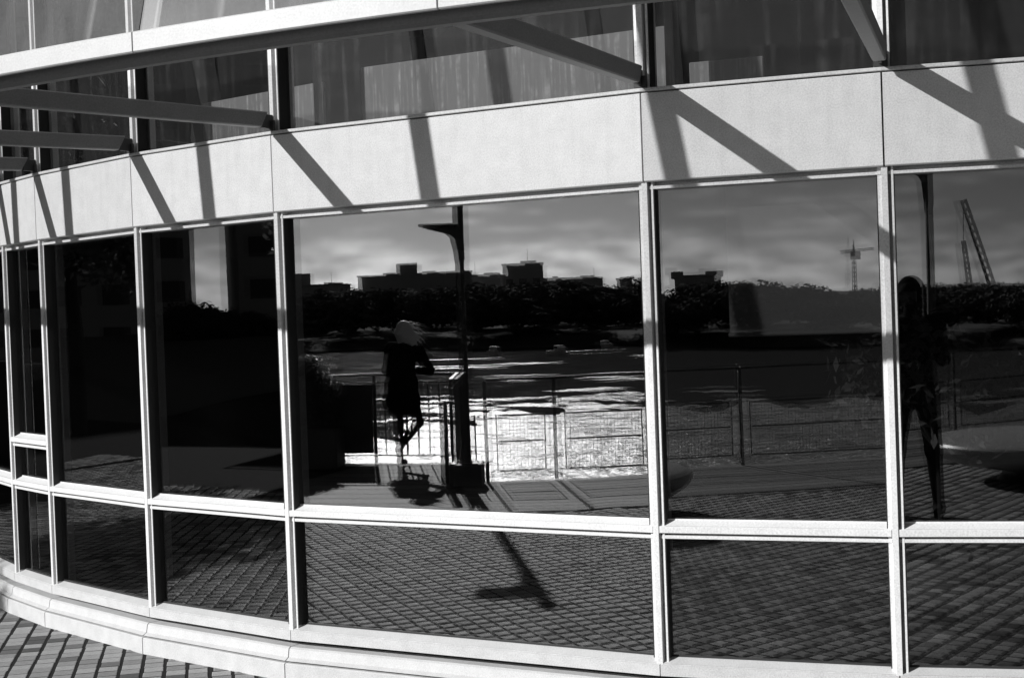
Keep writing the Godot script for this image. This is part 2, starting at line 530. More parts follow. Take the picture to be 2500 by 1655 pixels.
func build_building() -> void:
	var b := thing("glass_building", "curved white-panelled building with large mirroring windows and a ring beam on struts", "building")
	rng.seed = 5
	for k in MULLION_DEG.size() - 1:
		build_bay(b, k)
	var post_deg := []
	for k in MULLION_DEG.size():
		var deg: float = MULLION_DEG[k]
		var n := Vector3(sin(deg_to_rad(deg)), 0, cos(deg_to_rad(deg)))
		var u := Vector3.UP.cross(n)
		var t := Transform3D(Basis(u, Vector3.UP, n), on_circle(deg, R))
		var s := begin()
		raise(s, mullion_plan(0.0, -0.12), 0.2185, H_BAND - 0.0005)
		var mo := put(s, "mullion", mats.frame, b, t)
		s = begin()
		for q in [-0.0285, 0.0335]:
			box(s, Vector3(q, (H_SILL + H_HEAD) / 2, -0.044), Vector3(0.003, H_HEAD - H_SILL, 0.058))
		put(s, "gasket", mats.gasket, mo)  # thin dark liners on both sides of the upright
		s = begin()
		raise(s, mullion_plan(0.0, -0.12), H_UP - 0.0015, H_UP_TOP)
		mo = put(s, "upper_mullion", mats.frame, b, t)
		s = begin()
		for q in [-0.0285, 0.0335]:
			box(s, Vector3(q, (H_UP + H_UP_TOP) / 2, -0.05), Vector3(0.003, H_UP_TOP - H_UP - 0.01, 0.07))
		put(s, "gasket", mats.gasket, mo)  # same dark liners on the upper upright
		# strut out to the ring
		var d := strut_dir(deg)
		var from := on_circle(deg, R, 2.502)
		var reach := ring_hit(from, d, RING - 0.09)
		var su := Vector3.UP.cross(d)
		var st := Transform3D(Basis(su, Vector3.UP, d), from)
		s = begin()
		var ra := PackedVector3Array(); var rb := PackedVector3Array(); var poly := PackedVector2Array()
		for q in [[-0.025, -0.03], [-0.02, -0.035], [0.02, -0.035], [0.025, -0.03], [0.025, 0.03], [0.02, 0.035], [-0.02, 0.035], [-0.025, 0.03]]:
			poly.append(Vector2(q[0], q[1]))
			ra.append(Vector3(q[0], q[1] + 0.0, 0.05 + (0.035 if q[1] < 0 else 0.0)))
			rb.append(Vector3(q[0], q[1] - 0.017 - 0.02, reach))
		loft(s, ra, rb, poly)
		var o := put(s, "strut", mats.beam, b, st)
		s = begin()
		box(s, Vector3(0, -0.004, 0.034), Vector3(0.014, 0.062, 0.07), 0.002)
		box(s, Vector3(0, -0.022, 0.008), Vector3(0.05, 0.046, 0.012), 0.002)
		put(s, "bracket", mats.bracket, o)
		var e := from + d * ring_hit(from, d, RING)
		post_deg.append(rad_to_deg(atan2(e.x - C.x, e.z - C.y)))
	post_deg.insert(7, (post_deg[6] + post_deg[7]) / 2.0)
	# the ring: white fascia outside, a darker tube inside and below, in lengths between the posts
	var lean := deg_to_rad(15.0)
	for k in post_deg.size():
		var deg: float = post_deg[k]
		var n := Vector3(sin(deg_to_rad(deg)), 0, cos(deg_to_rad(deg)))
		var u := Vector3.UP.cross(n)
		var s := begin()
		var up := Vector3(0, cos(lean), -sin(lean))
		box(s, Vector3(0, 0.72, 0), Vector3(0.085, 1.46, 0.022), 0.003)
		var foot := Transform3D(Basis(u, Vector3.UP, n), on_circle(deg, RING - 0.075, 2.5)) * Transform3D(Basis(Vector3.RIGHT, up, Vector3.RIGHT.cross(up)), Vector3.ZERO)
		put(s, "canopy_post", mats.beam, b, foot)
		if k == post_deg.size() - 1:
			continue
		var deg2: float = post_deg[k + 1]
		var steps := 6
		var g := 0.02
		for part in ["ring_fascia", "ring_tube"]:
			s = begin()
			var prof: Array = [[-0.014, 2.452], [0.0, 2.452], [0.004, 2.456], [0.004, 2.513], [0.0, 2.517], [-0.014, 2.517]] if part == "ring_fascia" else [[-0.1, 2.432], [-0.09, 2.422], [-0.058, 2.422], [-0.048, 2.432], [-0.048, 2.47], [-0.0145, 2.47], [-0.0145, 2.5], [-0.1, 2.5]]
			var poly := PackedVector2Array()
			for q in prof:
				poly.append(Vector2(q[0], q[1]))
			var gg := rad_to_deg(0.003 / RING) if part == "ring_fascia" else 0.0
			for i in steps:
				var d0: float = lerpf(deg + gg, deg2 - gg, float(i) / steps); var d1: float = lerpf(deg + gg, deg2 - gg, float(i + 1) / steps)
				var ra := PackedVector3Array(); var rb := PackedVector3Array()
				for q in prof:
					ra.append(on_circle(d0, RING + q[0], q[1]))
					rb.append(on_circle(d1, RING + q[0], q[1]))
				loft(s, ra, rb, poly)
			put(s, part, mats.fascia if part == "ring_fascia" else mats.beam, b)
		# leaning sheet of dirty glass above the ring
		s = begin()
		var a0 := on_circle(deg, RING - 0.03, 2.517); var b0 := on_circle(deg2, RING - 0.03, 2.517)
		var gu := (b0 - a0).normalized()
		var gn := gu.cross(Vector3.UP)
		var gl := a0.distance_to(b0)
		var gup := (Vector3.UP * cos(lean) - gn * sin(lean)).normalized()
		single_face(s, 0.006, gl - 0.006, 0.0, 1.0, 0.0, Vector2(k * 0.37, 0.0), 0.7)
		put(s, "canopy_glass", mats.glass_dirty, b, Transform3D(Basis(gu, gup, gu.cross(gup)), a0))
	# floors, ceiling, back wall and roof of the rooms inside
	var inner := 4.4
	var ring_slab := func(y0: float, y1: float, r0: float, r1: float, called: String, m: Material) -> void:
		var s := begin()
		for k in MULLION_DEG.size() - 1:
			var poly := PackedVector2Array(); var ra := PackedVector3Array(); var rb := PackedVector3Array()
			for q in [[k, r0], [k + 1, r0], [k + 1, r1], [k, r1]]:
				var v := on_circle(MULLION_DEG[q[0]], q[1])
				poly.append(Vector2(v.x, v.z))
				ra.append(v + Vector3.UP * y0)
				rb.append(v + Vector3.UP * y1)
			loft(s, ra, rb, poly)
		put(s, called, m, b)
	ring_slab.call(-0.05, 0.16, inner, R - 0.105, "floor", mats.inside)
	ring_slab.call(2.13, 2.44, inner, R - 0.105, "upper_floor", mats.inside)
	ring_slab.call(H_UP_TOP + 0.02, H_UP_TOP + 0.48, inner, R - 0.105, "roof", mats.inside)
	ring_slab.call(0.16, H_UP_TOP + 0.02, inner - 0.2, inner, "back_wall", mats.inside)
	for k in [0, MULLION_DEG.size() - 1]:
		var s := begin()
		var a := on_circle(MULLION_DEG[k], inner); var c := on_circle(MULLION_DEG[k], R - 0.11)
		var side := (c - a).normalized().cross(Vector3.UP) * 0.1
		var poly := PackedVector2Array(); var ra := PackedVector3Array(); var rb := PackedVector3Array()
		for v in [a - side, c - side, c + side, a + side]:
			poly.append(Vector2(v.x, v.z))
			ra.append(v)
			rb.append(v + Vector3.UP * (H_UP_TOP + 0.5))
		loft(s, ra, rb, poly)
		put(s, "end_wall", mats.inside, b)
	# pale screens standing behind some of the upper windows
	for q in [[5, 0.12, 1.0, 2.72], [6, 0.25, 1.79, 2.76], [7, 0.12, 0.42, 2.6]]:
		var f := bay_frame(q[0])
		var s := begin()
		box(s, Vector3((q[1] + minf(q[2], f[1] - 0.03)) / 2, (2.45 + q[3]) / 2, -0.36), Vector3(minf(q[2], f[1] - 0.03) - q[1], q[3] - 2.45, 0.02), 0.003)
		put(s, "screen", mats.blind, b, f[0])
	# a roller shade let half down inside the window
	var fr := bay_frame(7)
	var sh := begin()
	box(sh, Vector3(0.58, 1.8, -0.14), Vector3(0.58, 0.62, 0.004))
	tube(sh, [Vector3(0.285, 1.49, -0.14), Vector3(0.875, 1.49, -0.14)], [0.009], 8)
	put(sh, "roller_shade", mats.shade, b, fr[0])
	for q in [[6, 0.12], [7, 0.075]]:
		var f := bay_frame(q[0])
		var s := begin()
		box(s, Vector3(q[1], 2.95, -0.19), Vector3(0.03, 1.02, 0.03), 0.003)
		put(s, "inner_post", mats.blind, b, f[0])

# ---------------------------------------------------------------- plaza
const QUAY := [[-60, 46], [-30, 22], [-16, 9.2], [-10.4, 2.75], [-9.3, 1.75], [-8.4, 1.02], [-7.0, 1.84], [-6.75, 1.9], [-6.31, 1.28], [-6.02, 0.39], [-4.14, -1.82], [-2.59, -3.43], [0.22, -7.1], [3.5, -11.5], [9, -18], [30, -30], [60, -40]]
const DECK := [[-60, 50], [-30, 26], [-15, 12.5], [-9, 6.6], [-5.6, 3.9], [-4.7, 2.75], [-4.2, 1.87], [-2.86, 0.13], [-1.6, -1.22], [1.3, -4.9], [5.0, -9.6], [11, -15.5], [30, -26], [60, -36]]

func side_of(line: Array, p: Vector2) -> float:      # how far p lies on the building's side of the line (x, d)
	var best := 1e9; var sgn := 1.0
	for k in line.size() - 1:
		var a := Vector2(line[k][0], line[k][1]); var b := Vector2(line[k + 1][0], line[k + 1][1])
		var q := Geometry2D.get_closest_point_to_segment(p, a, b)
		var dd := p.distance_to(q)
		if dd < best - 1e-6:
			best = dd
			sgn = 1.0 if (b - a).cross(p - a) > 0.0 else -1.0
	return best * sgn

func sheet(s: SurfaceTool, poly: PackedVector2Array, y: float) -> void:
	var t := Geometry2D.triangulate_polygon(poly)
	for k in range(0, t.size(), 3):
		var v := []
		for j in 3:
			v.append(Vector3(poly[t[k + j]].x, y, -poly[t[k + j]].y))
		tri(s, v[0], v[1], v[2], (v[1] - v[0]).cross(v[2] - v[0]).y < 0.0)

func sett_mesh(w: float, l: float, c: float, drop: float) -> ArrayMesh:
	var s := begin()
	var top := [Vector3(-w / 2 + c, 0, -l / 2 + c), Vector3(w / 2 - c, 0, -l / 2 + c), Vector3(w / 2 - c, 0, l / 2 - c), Vector3(-w / 2 + c, 0, l / 2 - c)]
	var rim := [Vector3(-w / 2, -drop, -l / 2), Vector3(w / 2, -drop, -l / 2), Vector3(w / 2, -drop, l / 2), Vector3(-w / 2, -drop, l / 2)]
	quad(s, top[0], top[3], top[2], top[1])
	for i in 4:
		var j := (i + 1) % 4
		quad(s, rim[i], top[i], top[j], rim[j])
		quad(s, rim[i] - Vector3.UP * 0.02, rim[i], rim[j], rim[j] - Vector3.UP * 0.02)
	return s.commit()

func build_plaza(cam: Camera3D) -> void:
	# bedding under the setts, down to the quay wall
	var poly := PackedVector2Array()
	for q in QUAY:
		poly.append(Vector2(q[0], q[1]))
	poly.append(Vector2(60, 60)); poly.append(Vector2(-60, 70))
	var s := begin()
	sheet(s, poly, -0.0024)
	for k in QUAY.size() - 1:
		var a := p2(QUAY[k][0], QUAY[k][1], -0.0024); var b2 := p2(QUAY[k + 1][0], QUAY[k + 1][1], -0.0024)
		quad(s, a, b2, b2 - Vector3.UP * 3.0, a - Vector3.UP * 3.0)
	var plaza := structure(put(s, "plaza", mats.bed, self))
	# deck boards along the quay, each a strip that follows the edge
	for k in 12:
		s = begin()
		var w0 := k / 12.0; var w1 := (k + 1) / 12.0
		for j in range(4, 12):
			var qa := func(i: int, w: float) -> Vector3:
				var e := Vector2(QUAY[i][0], QUAY[i][1]); var best := Vector2.ZERO; var dist := 1e9
				for m in DECK.size() - 1:
					var c := Geometry2D.get_closest_point_to_segment(e, Vector2(DECK[m][0], DECK[m][1]), Vector2(DECK[m + 1][0], DECK[m + 1][1]))
					if c.distance_to(e) < dist:
						dist = c.distance_to(e)
						best = c
				var v := e.lerp(best, w)
				return p2(v.x, v.y, -0.002)
			var a: Vector3 = qa.call(j, w0); var b3: Vector3 = qa.call(j + 1, w0); var c3: Vector3 = qa.call(j + 1, w1); var d3: Vector3 = qa.call(j, w1)
			var cut := (d3 - a).normalized() * 0.009; var cut2 := (c3 - b3).normalized() * 0.009
			a += cut; d3 -= cut; b3 += cut2; c3 -= cut2
			quad(s, a, d3, c3, b3, (d3 - a).cross(c3 - a).y < 0)
			var dn := Vector3.DOWN * 0.02
			quad(s, a, b3, b3 + dn, a + dn)
			quad(s, d3, c3, c3 + dn, d3 + dn, true)
		put(s, "deck_board", mats["plank_%d" % ((k * 7) % 3)], plaza)
	# granite setts on a grid turned twelve degrees; those in view are meshes of their own, the rest one mass
	rng.seed = 77
	var ax := Vector2(0.978, 0.209); var ay := Vector2(-0.209, 0.978)
	var pitch := 0.1035; var pitch_y := 0.0925
	var mesh := sett_mesh(0.086, 0.0795, 0.0025, 0.0016)
	var relief_sett := sett_mesh(0.086, 0.0815, 0.014, 0.005)  # deeper bevels so the mirrored paving reads darker
	var patch := FastNoiseLite.new()
	patch.seed = 6
	patch.frequency = 0.9
	var near := []; var rest := []
	var yaw := atan2(-ax.y, ax.x)
	for i in range(-110, 90):
		for j in range(-82, 142):
			var jitter := Vector2(rng.randf_range(-0.0022, 0.0022), rng.randf_range(-0.0022, 0.0022))
			var tone := rng.randf()
			var q: Vector2 = ax * (i * pitch) + ay * ((j + 0.5 * 0.0) * pitch_y) + jitter
			var lift := rng.randf_range(-0.0006, 0.0009)
			var spin := rng.randf_range(-0.02, 0.02)
			var tilt := Vector3(rng.randf_range(-0.008, 0.008), 0, rng.randf_range(-0.008, 0.008))
			if Vector2(q.x - C.x, -q.y - C.y).length() < R + 0.0 or side_of(DECK, q) < 0.06:
				continue
			var t := Transform3D(Basis.from_euler(Vector3(tilt.x, PI - yaw + spin, tilt.z)), p2(q.x, q.y, lift))
			var seen := cam.global_transform.affine_inverse() * t.origin
			var px := Vector2(seen.x / -seen.z, seen.y / -seen.z) / tan(deg_to_rad(cam.fov / 2)) if seen.z < -0.1 else Vector2(9, 9)
			tone = clampf(tone + 0.35 * patch.get_noise_2d(q.x, q.y), 0.0, 0.999)
			var k := 0
			for lim in [0.3, 0.55, 0.72, 0.85, 0.93]:
				if tone > lim:
					k += 1
			if absf(px.x) < 1.56 and absf(px.y) < 1.06 and Vector2(q.x - C.x, -q.y - C.y).length() > R + 0.03:
				near.append([t, k])
			else:
				rest.append([t.translated(Vector3(0, rng.randf_range(0.0, 0.003), 0)), [0.34, 0.27, 0.23, 0.19, 0.11, 0.06][k] * rng.randf_range(0.7, 1.25)])  # toned below the near setts, standing in for paving seen towards the sun
	print("setts near ", near.size(), " rest ", rest.size())
	for q in near:
		put_mesh(mesh, "sett", mats["sett_%d" % q[1]], plaza, q[0])
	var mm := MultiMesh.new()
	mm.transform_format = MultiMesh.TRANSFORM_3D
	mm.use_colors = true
	mm.mesh = relief_sett
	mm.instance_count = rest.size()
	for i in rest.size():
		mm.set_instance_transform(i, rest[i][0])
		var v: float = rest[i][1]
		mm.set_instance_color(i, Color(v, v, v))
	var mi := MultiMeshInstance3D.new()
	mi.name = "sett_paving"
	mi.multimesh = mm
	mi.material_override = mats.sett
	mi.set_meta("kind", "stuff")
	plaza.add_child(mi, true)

# ---------------------------------------------------------------- quay furniture
func railing(called: String, label: String, pts: Array, wired: bool, solid := 0) -> void:
	var root := thing(called, label, "railing")
	var top := 0.975
	var post_at := []
	for k in pts.size():
		post_at.append(p2(pts[k][0], pts[k][1]))
	for k in post_at.size():
		var p: Vector3 = post_at[k]
		var dir: Vector3 = (post_at[min(k + 1, post_at.size() - 1)] - post_at[max(k - 1, 0)]).normalized()
		var t := Transform3D(Basis(dir, Vector3.UP, dir.cross(Vector3.UP)), p)
		var s := begin()
		box(s, Vector3(0, top / 2, 0), Vector3(0.036, top, 0.026), 0.004)
		if wired:
			for x in [-0.1, 0.1]:
				box(s, Vector3(x, 0.37, 0), Vector3(0.014, 0.56, 0.01), 0.002)
		put(s, "post", mats.rail_metal, root, t)
		if k == post_at.size() - 1:
			break
		var q: Vector3 = post_at[k + 1]
		var u := (q - p).normalized()
		var L := p.distance_to(q)
		var t2 := Transform3D(Basis(u, Vector3.UP, u.cross(Vector3.UP)), p)
		s = begin()
		box(s, Vector3(L / 2, top + 0.012, 0), Vector3(L, 0.024, 0.045), 0.005)
		put(s, "top_rail", mats.rail_metal, root, t2)
		for h in ([0.1, 0.39, 0.64] if wired else [0.09, 0.9]):
			s = begin()
			box(s, Vector3(L / 2, h, 0), Vector3(L - 0.23 if wired else L - 0.04, 0.016, 0.012), 0.003)
			put(s, "rail", mats.rail_metal, root, t2)
		if wired:
			s = begin()
			var x := 0.12
			while x < L - 0.11:
				box(s, Vector3(x, 0.37, 0.0), Vector3(0.0025, 0.52, 0.0025))
				x += 0.035
			for j in 15:
				box(s, Vector3(L / 2, 0.125 + j * 0.034, 0.004), Vector3(L - 0.23, 0.0025, 0.0025))
			var o := put(s, "wire_mesh", mats.rail_metal, root, t2)
			o.set_meta("kind", "stuff")
		elif k < solid:
			s = begin()
			box(s, Vector3(L / 2, 0.5, 0.0), Vector3(L - 0.05, 0.77, 0.012), 0.003)
			put(s, "panel", mats.tower_dark, root, t2)
		else:
			var x := 0.13
			while x < L - 0.05:
				s = begin()
				tube(s, [Vector3(x, 0.1, 0), Vector3(x, 0.89, 0)], [0.011], 8)
				put(s, "bar", mats.rail_metal, root, t2)
				x += 0.13

func lamp_post(at: Vector3, label: String, turn: float, plinth: bool, size := 1.0) -> void:
	var root := thing("lamp_post", label, "lamp post", at, turn)
	root.scale = Vector3(1, size, 1)
	var s := begin()
	tube(s, [Vector3(0, 0.0, 0), Vector3(0, 2.1, 0), Vector3(0, 2.14, 0), Vector3(0, 2.64, 0), Vector3(0, 2.68, 0)], [0.046, 0.044, 0.052, 0.052, 0.04], 14)
	put(s, "pole", mats.dark_metal, root)
	s = begin()
	var ra := PackedVector3Array(); var rb := PackedVector3Array(); var poly := PackedVector2Array()
	for q in [[0.035, 2.06], [0.055, 2.22], [0.08, 2.34], [0.13, 2.385], [0.3, 2.43], [0.3, 2.446], [0.035, 2.446]]:
		poly.append(Vector2(q[0], q[1]))
		ra.append(Vector3(q[0], q[1], -0.035))
		rb.append(Vector3(q[0], q[1], 0.035))
	loft(s, ra, rb, poly)
	put(s, "arm_bracket", mats.dark_metal, root)
	s = begin()
	box(s, Vector3(0.2, 2.46, 0), Vector3(0.33, 0.026, 0.3), 0.006)  # plate made deep so its cast shadow spreads into a blob
	put(s, "lamp_plate", mats.dark_metal, root)
	if plinth:
		s = begin()
		box(s, Vector3(0, 0.11, 0), Vector3(0.3, 0.22, 0.3), 0.01)
		put(s, "plinth", mats.dark_metal, root)
	else:
		s = begin()
		box(s, Vector3(0, 0.01, 0), Vector3(0.2, 0.02, 0.2), 0.004)
		put(s, "base_plate", mats.dark_metal, root)

func pebble_seat(at: Vector3, r: float, label: String) -> void:
	var root := thing("saucer_seat", label, "bench", at, 0.0, "saucer seats on the plaza")
	var s := begin()
	var prof := []
	for k in 15:
		var a := -PI / 2 + PI * k / 14.0
		var rr := r * pow(cos(a), 0.55) if absf(cos(a)) > 1e-4 else 0.0
		prof.append(Vector2(rr, 0.33 + (0.09 if a > 0 else 0.22) * sin(a)))
	lathe(s, prof, 48)
	put(s, "seat", mats.pebble_stone, root)
	s = begin()
	lathe(s, [Vector2(r * 0.45, 0.0), Vector2(r * 0.4, 0.06), Vector2(r * 0.38, 0.16)], 32)
	put(s, "foot", mats.dark_metal, root)

func leaf_cloud(count: int, size: float, blobs: Array) -> ArrayMesh:
	var s := begin()
	for i in count:
		var b: Array = blobs[rng.randi() % blobs.size()]
		var d := Vector3(rng.randfn(), rng.randfn(), rng.randfn()).normalized()
		var p: Vector3 = b[0] + d * b[1] * pow(rng.randf(), 0.4)
		var n := (d + Vector3(rng.randfn(), rng.randfn() + 0.4, rng.randfn()) * 0.7).normalized()
		var u := n.cross(Vector3(rng.randfn(), rng.randfn(), rng.randfn())).normalized()
		var v := n.cross(u)
		var l := size * rng.randf_range(0.7, 1.3); var w := l * 0.45
		tri(s, p - u * l * 0.5, p + v * w * 0.5, p + u * l * 0.5)
		tri(s, p - u * l * 0.5, p + u * l * 0.5, p - v * w * 0.5)
	return s.commit()

func build_quay() -> void:
	railing("railing", "grey mesh railing on triple posts along the quay", [[-6.66, 1.85], [-6.31, 1.28], [-5.9, 0.42], [-4.75, -1.0], [-3.5, -2.4], [-2.35, -3.65], [-1.2, -5.15], [-0.02, -6.7], [1.2, -8.4], [2.6, -10.2]], true)
	railing("railing", "grey railing of upright bars round the viewing platform", [[-12.6, 5.4], [-11.2, 3.75], [-10.2, 2.6], [-9.2, 1.72], [-8.4, 1.1], [-7.72, 1.55], [-7.04, 2.0]], false, 3)
	lamp_post(p2(-6.57, 2.13), "dark lamp post with a flat side arm on a square plinth by the quay", deg_to_rad(128), true)
	lamp_post(p2(-0.12, -5.85), "dark lamp post on a thin base plate beside the railing", deg_to_rad(118), false, 1.25)
	var s := begin()
	box(s, Vector3(0, 0.4, 0), Vector3(0.08, 0.8, 0.08), 0.01)
	tag(put(s, "bollard", mats.dark_metal, self, Transform3D(Basis(Vector3.UP, 0.6), p2(-6.88, 2.19))), "short square dark bollard beside the lamp plinth", "bollard")
	pebble_seat(p2(-3.02, 1.4), 1.05, "low round stone saucer seat near the deck boards")
	pebble_seat(p2(1.35, -2.6), 1.05, "low round stone saucer seat behind the standing photographer")
	# shrub in a square tub by the platform railing
	rng.seed = 31
	var h := thing("shrub", "dark bushy shrub in a square tub beside the solid railing panels", "plant", p2(-9.35, 2.35), 0.65)
	s = begin()
	box(s, Vector3(0, 0.22, 0), Vector3(0.5, 0.44, 0.5), 0.012)
	put(s, "tub", mats.tower_dark, h)
	var blobs := []
	for i in 16:
		blobs.append([Vector3(rng.randf_range(-0.14, 0.14), rng.randf_range(0.5, 1.15), rng.randf_range(-0.14, 0.14)), 0.15])
	put_mesh(leaf_cloud(2600, 0.07, blobs), "foliage", mats.leaf, h)
	# trees added at left to shade the plaza and darken the mirrored panes
	var spots := [[-12.3, 3.9, 0.8], [-13.2, 9.3, 0.95], [-16.5, 12.0, 1.1], [-12.6, 14.2, 1.1], [-9.2, 15.2, 1.0]]
	blobs = []
	for i in 26:
		var d := Vector3(rng.randfn(), rng.randfn() * 0.8, rng.randfn()).normalized()
		blobs.append([Vector3(0, 3.6, 0) + d * Vector3(1.6, 1.5, 1.6) * rng.randf_range(0.35, 1.0), rng.randf_range(0.45, 0.8)])
	var crown := leaf_cloud(13000, 0.13, blobs)
	var first: Node3D = null
	for i in spots.size():
		var label: String = ["added leafy tree right beside the solid railing panels", "added leafy tree in the middle of the plaza row", "largest added leafy tree at the edge of the quay", "added leafy tree behind the row of plaza trees", "round-crowned added leafy tree at the far end of the facade"][i]
		if first == null:
			first = thing("added_tree", label, "tree", p2(spots[i][0], spots[i][1]), 0.0, "added trees on the plaza")
			s = begin()
			tube(s, [Vector3(0, 0, 0), Vector3(0.03, 1.2, 0), Vector3(-0.02, 2.4, 0.04), Vector3(0.05, 3.8, 0)], [0.13, 0.1, 0.085, 0.03], 10)
			for bl in blobs.slice(0, 9):
				tube(s, [Vector3(0, 1.9 + rng.randf() * 0.9, 0.02), bl[0] * Vector3(0.6, 0.92, 0.6), bl[0]], [0.05, 0.03, 0.01], 6)
			put(s, "trunk", mats.bark, first)
			put_mesh(crown, "crown", mats.leaf, first)
		else:
			var o: Node3D = first.duplicate()
			o.name = numbered("added_tree")
			add_child(o)
			o.position = p2(spots[i][0], spots[i][1])
			o.rotation.y = i * 1.9
			o.scale = Vector3.ONE * spots[i][2]
			tag(o, label, "tree", "added trees on the plaza")

# ---------------------------------------------------------------- across the water
func sight(az: float, dist: float, y := 0.0) -> Vector3:      # as polar, from the stretch of facade that looks that way
	var from := p2(-1.45, 6.7) if az > -105.0 else p2(-0.3, 5.95) if az > -138.0 else p2(0.95, 5.4) if az > -162.0 else p2(1.9, 5.15)
	return from + polar(az, dist, y)

func shore_dist(az: float) -> float:
	var pts := [[-260, 150], [-210, 95], [-190, 80], [-173, 83], [-152, 96], [-135, 112], [-124, 126], [-110, 150], [-97, 160], [-93, 70], [-80, 46], [-60, 40]]
	for k in pts.size() - 1:
		if az >= pts[k][0] and az <= pts[k + 1][0]:
			return lerpf(pts[k][1], pts[k + 1][1], smoothstep(pts[k][0], pts[k + 1][0], az))
	return 100.0

func build_far() -> void:
	rng.seed = 99
	var s := begin()
	var big := 900.0
	for v in [Vector3(-big, -1.6, -big), Vector3(big, -1.6, -big), Vector3(big, -1.6, big), Vector3(-big, -1.6, -big), Vector3(big, -1.6, big), Vector3(-big, -1.6, big)]:
		s.set_normal(Vector3.UP)
		s.set_uv(Vector2(v.x, v.z) / 16.0)
		s.add_vertex(v)
	var sea := structure(put(s, "water", mats.water, self))
	s = begin()
	var fan := [[-240.0, 40.0], [-200.0, 42.0], [-175.0, 38.0], [-160.0, 44.0], [-145.0, 40.0], [-132.0, 43.0], [-124.0, 47.0], [-116.0, 44.0], [-106.0, 36.0], [-97.0, 30.0]]
	var jag := FastNoiseLite.new()
	jag.seed = 3
	jag.frequency = 0.9
	var fine_fan := []
	for k in fan.size() - 1:
		for i in 40:
			var a: float = lerpf(fan[k][0], fan[k + 1][0], i / 40.0)
			fine_fan.append([a, 0.86 * lerpf(fan[k][1], fan[k + 1][1], i / 40.0) * (1.0 + 0.07 * jag.get_noise_1d(a) + 0.06 * sin(a * 1.3))])
	for k in fine_fan.size() - 1:
		for q in [Vector3.ZERO, polar(fine_fan[k][0], fine_fan[k][1]), polar(fine_fan[k + 1][0], fine_fan[k + 1][1])]:
			s.set_normal(Vector3.UP)
			s.set_uv(Vector2(q.x, q.z) / 14.0)
			s.add_vertex(Vector3(q.x, -1.595, q.z))
	# thin streaks of the rippled sheet farther out, put in as glints
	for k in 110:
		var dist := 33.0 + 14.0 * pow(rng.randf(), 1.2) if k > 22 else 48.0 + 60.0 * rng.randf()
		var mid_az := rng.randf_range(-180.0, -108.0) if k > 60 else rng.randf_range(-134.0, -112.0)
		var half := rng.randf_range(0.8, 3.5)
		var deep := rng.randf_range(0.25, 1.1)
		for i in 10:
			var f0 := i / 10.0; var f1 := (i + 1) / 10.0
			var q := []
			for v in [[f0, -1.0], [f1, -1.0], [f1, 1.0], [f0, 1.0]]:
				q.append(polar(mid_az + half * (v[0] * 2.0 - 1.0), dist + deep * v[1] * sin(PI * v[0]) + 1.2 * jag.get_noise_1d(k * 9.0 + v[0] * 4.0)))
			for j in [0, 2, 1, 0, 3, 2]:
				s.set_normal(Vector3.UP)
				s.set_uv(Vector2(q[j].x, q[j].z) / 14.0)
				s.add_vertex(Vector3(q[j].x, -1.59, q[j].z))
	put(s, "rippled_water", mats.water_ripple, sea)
	var n := FastNoiseLite.new()
	n.seed = 12
	n.frequency = 0.02
	s = begin()
	var az := -258.0
	var rows := [0.0, 6.0, 40.0, 120.0, 300.0, 520.0]
	while az < -62.0:
		var az2 := az + 2.0
		var ring := func(a: float) -> Array:
			var out := []
			for k in rows.size():
				var lift: float = [-1.7, -0.6, 0.6, 2.2, 5.0, 6.0][k]
				var dd: float = shore_dist(a) + rows[k] + (3.0 * n.get_noise_1d(a * 14.0) if k < 2 else 0.0)
				out.append(polar(a, dd, lift + (0.8 * n.get_noise_2d(a * 9.0, k * 30.0) if k > 1 else 0.0)))
			return out
		var ra: Array = ring.call(az); var rb: Array = ring.call(az2)
		for k in rows.size() - 1:
			quad(s, ra[k], ra[k + 1], rb[k + 1], rb[k], true)
		az = az2
	structure(put(s, "far_shore", mats.land, self))
	# trees along the far shore read as one mass
	var blobs := []
	for i in 14:
		blobs.append([Vector3(rng.randfn() * 0.9, 1.6 + rng.randf() * 1.6, rng.randfn() * 0.9), rng.randf_range(0.6, 1.1)])
	var clump := leaf_cloud(900, 0.5, blobs)
	var places := []
	for i in 2100:
		var a := rng.randf_range(-255.0, -97.5)
		var back := pow(rng.randf(), 1.7) * 130.0 + 1.0
		var d := shore_dist(a) + back
		var high := 1.1 + 0.25 * n.get_noise_1d(a * 8.0)
		if a < -138.0:
			high *= 0.56
		if a < -148.0 and a > -153.0:
			high *= 1.3
		var sc := rng.randf_range(0.75, 1.3) * high
		places.append(Transform3D(Basis(Vector3.UP, rng.randf() * TAU).scaled(Vector3(sc * 1.3, sc, sc * 1.3)), polar(a, d, -0.8 + back * 0.015)))
	for i in 26:
		var a := -90.6 - i * 0.14
		var sc := 0.85 - 0.014 * i + rng.randf_range(-0.08, 0.08)
		places.append(Transform3D(Basis(Vector3.UP, rng.randf() * TAU).scaled(Vector3.ONE * sc), sight(a, 96.0 + rng.randf() * 6.0, -0.2)))
	var mm := MultiMesh.new()
	mm.transform_format = MultiMesh.TRANSFORM_3D
	mm.mesh = clump
	mm.instance_count = places.size()
	for i in places.size():
		mm.set_instance_transform(i, places[i])
	var mi := MultiMeshInstance3D.new()
	mi.name = "far_woods"
	mi.multimesh = mm
	mi.material_override = mats.woods
	mi.set_meta("kind", "stuff")
	tag(mi, "dark wooded bank on the far side of the water", "woods")
	add_child(mi)
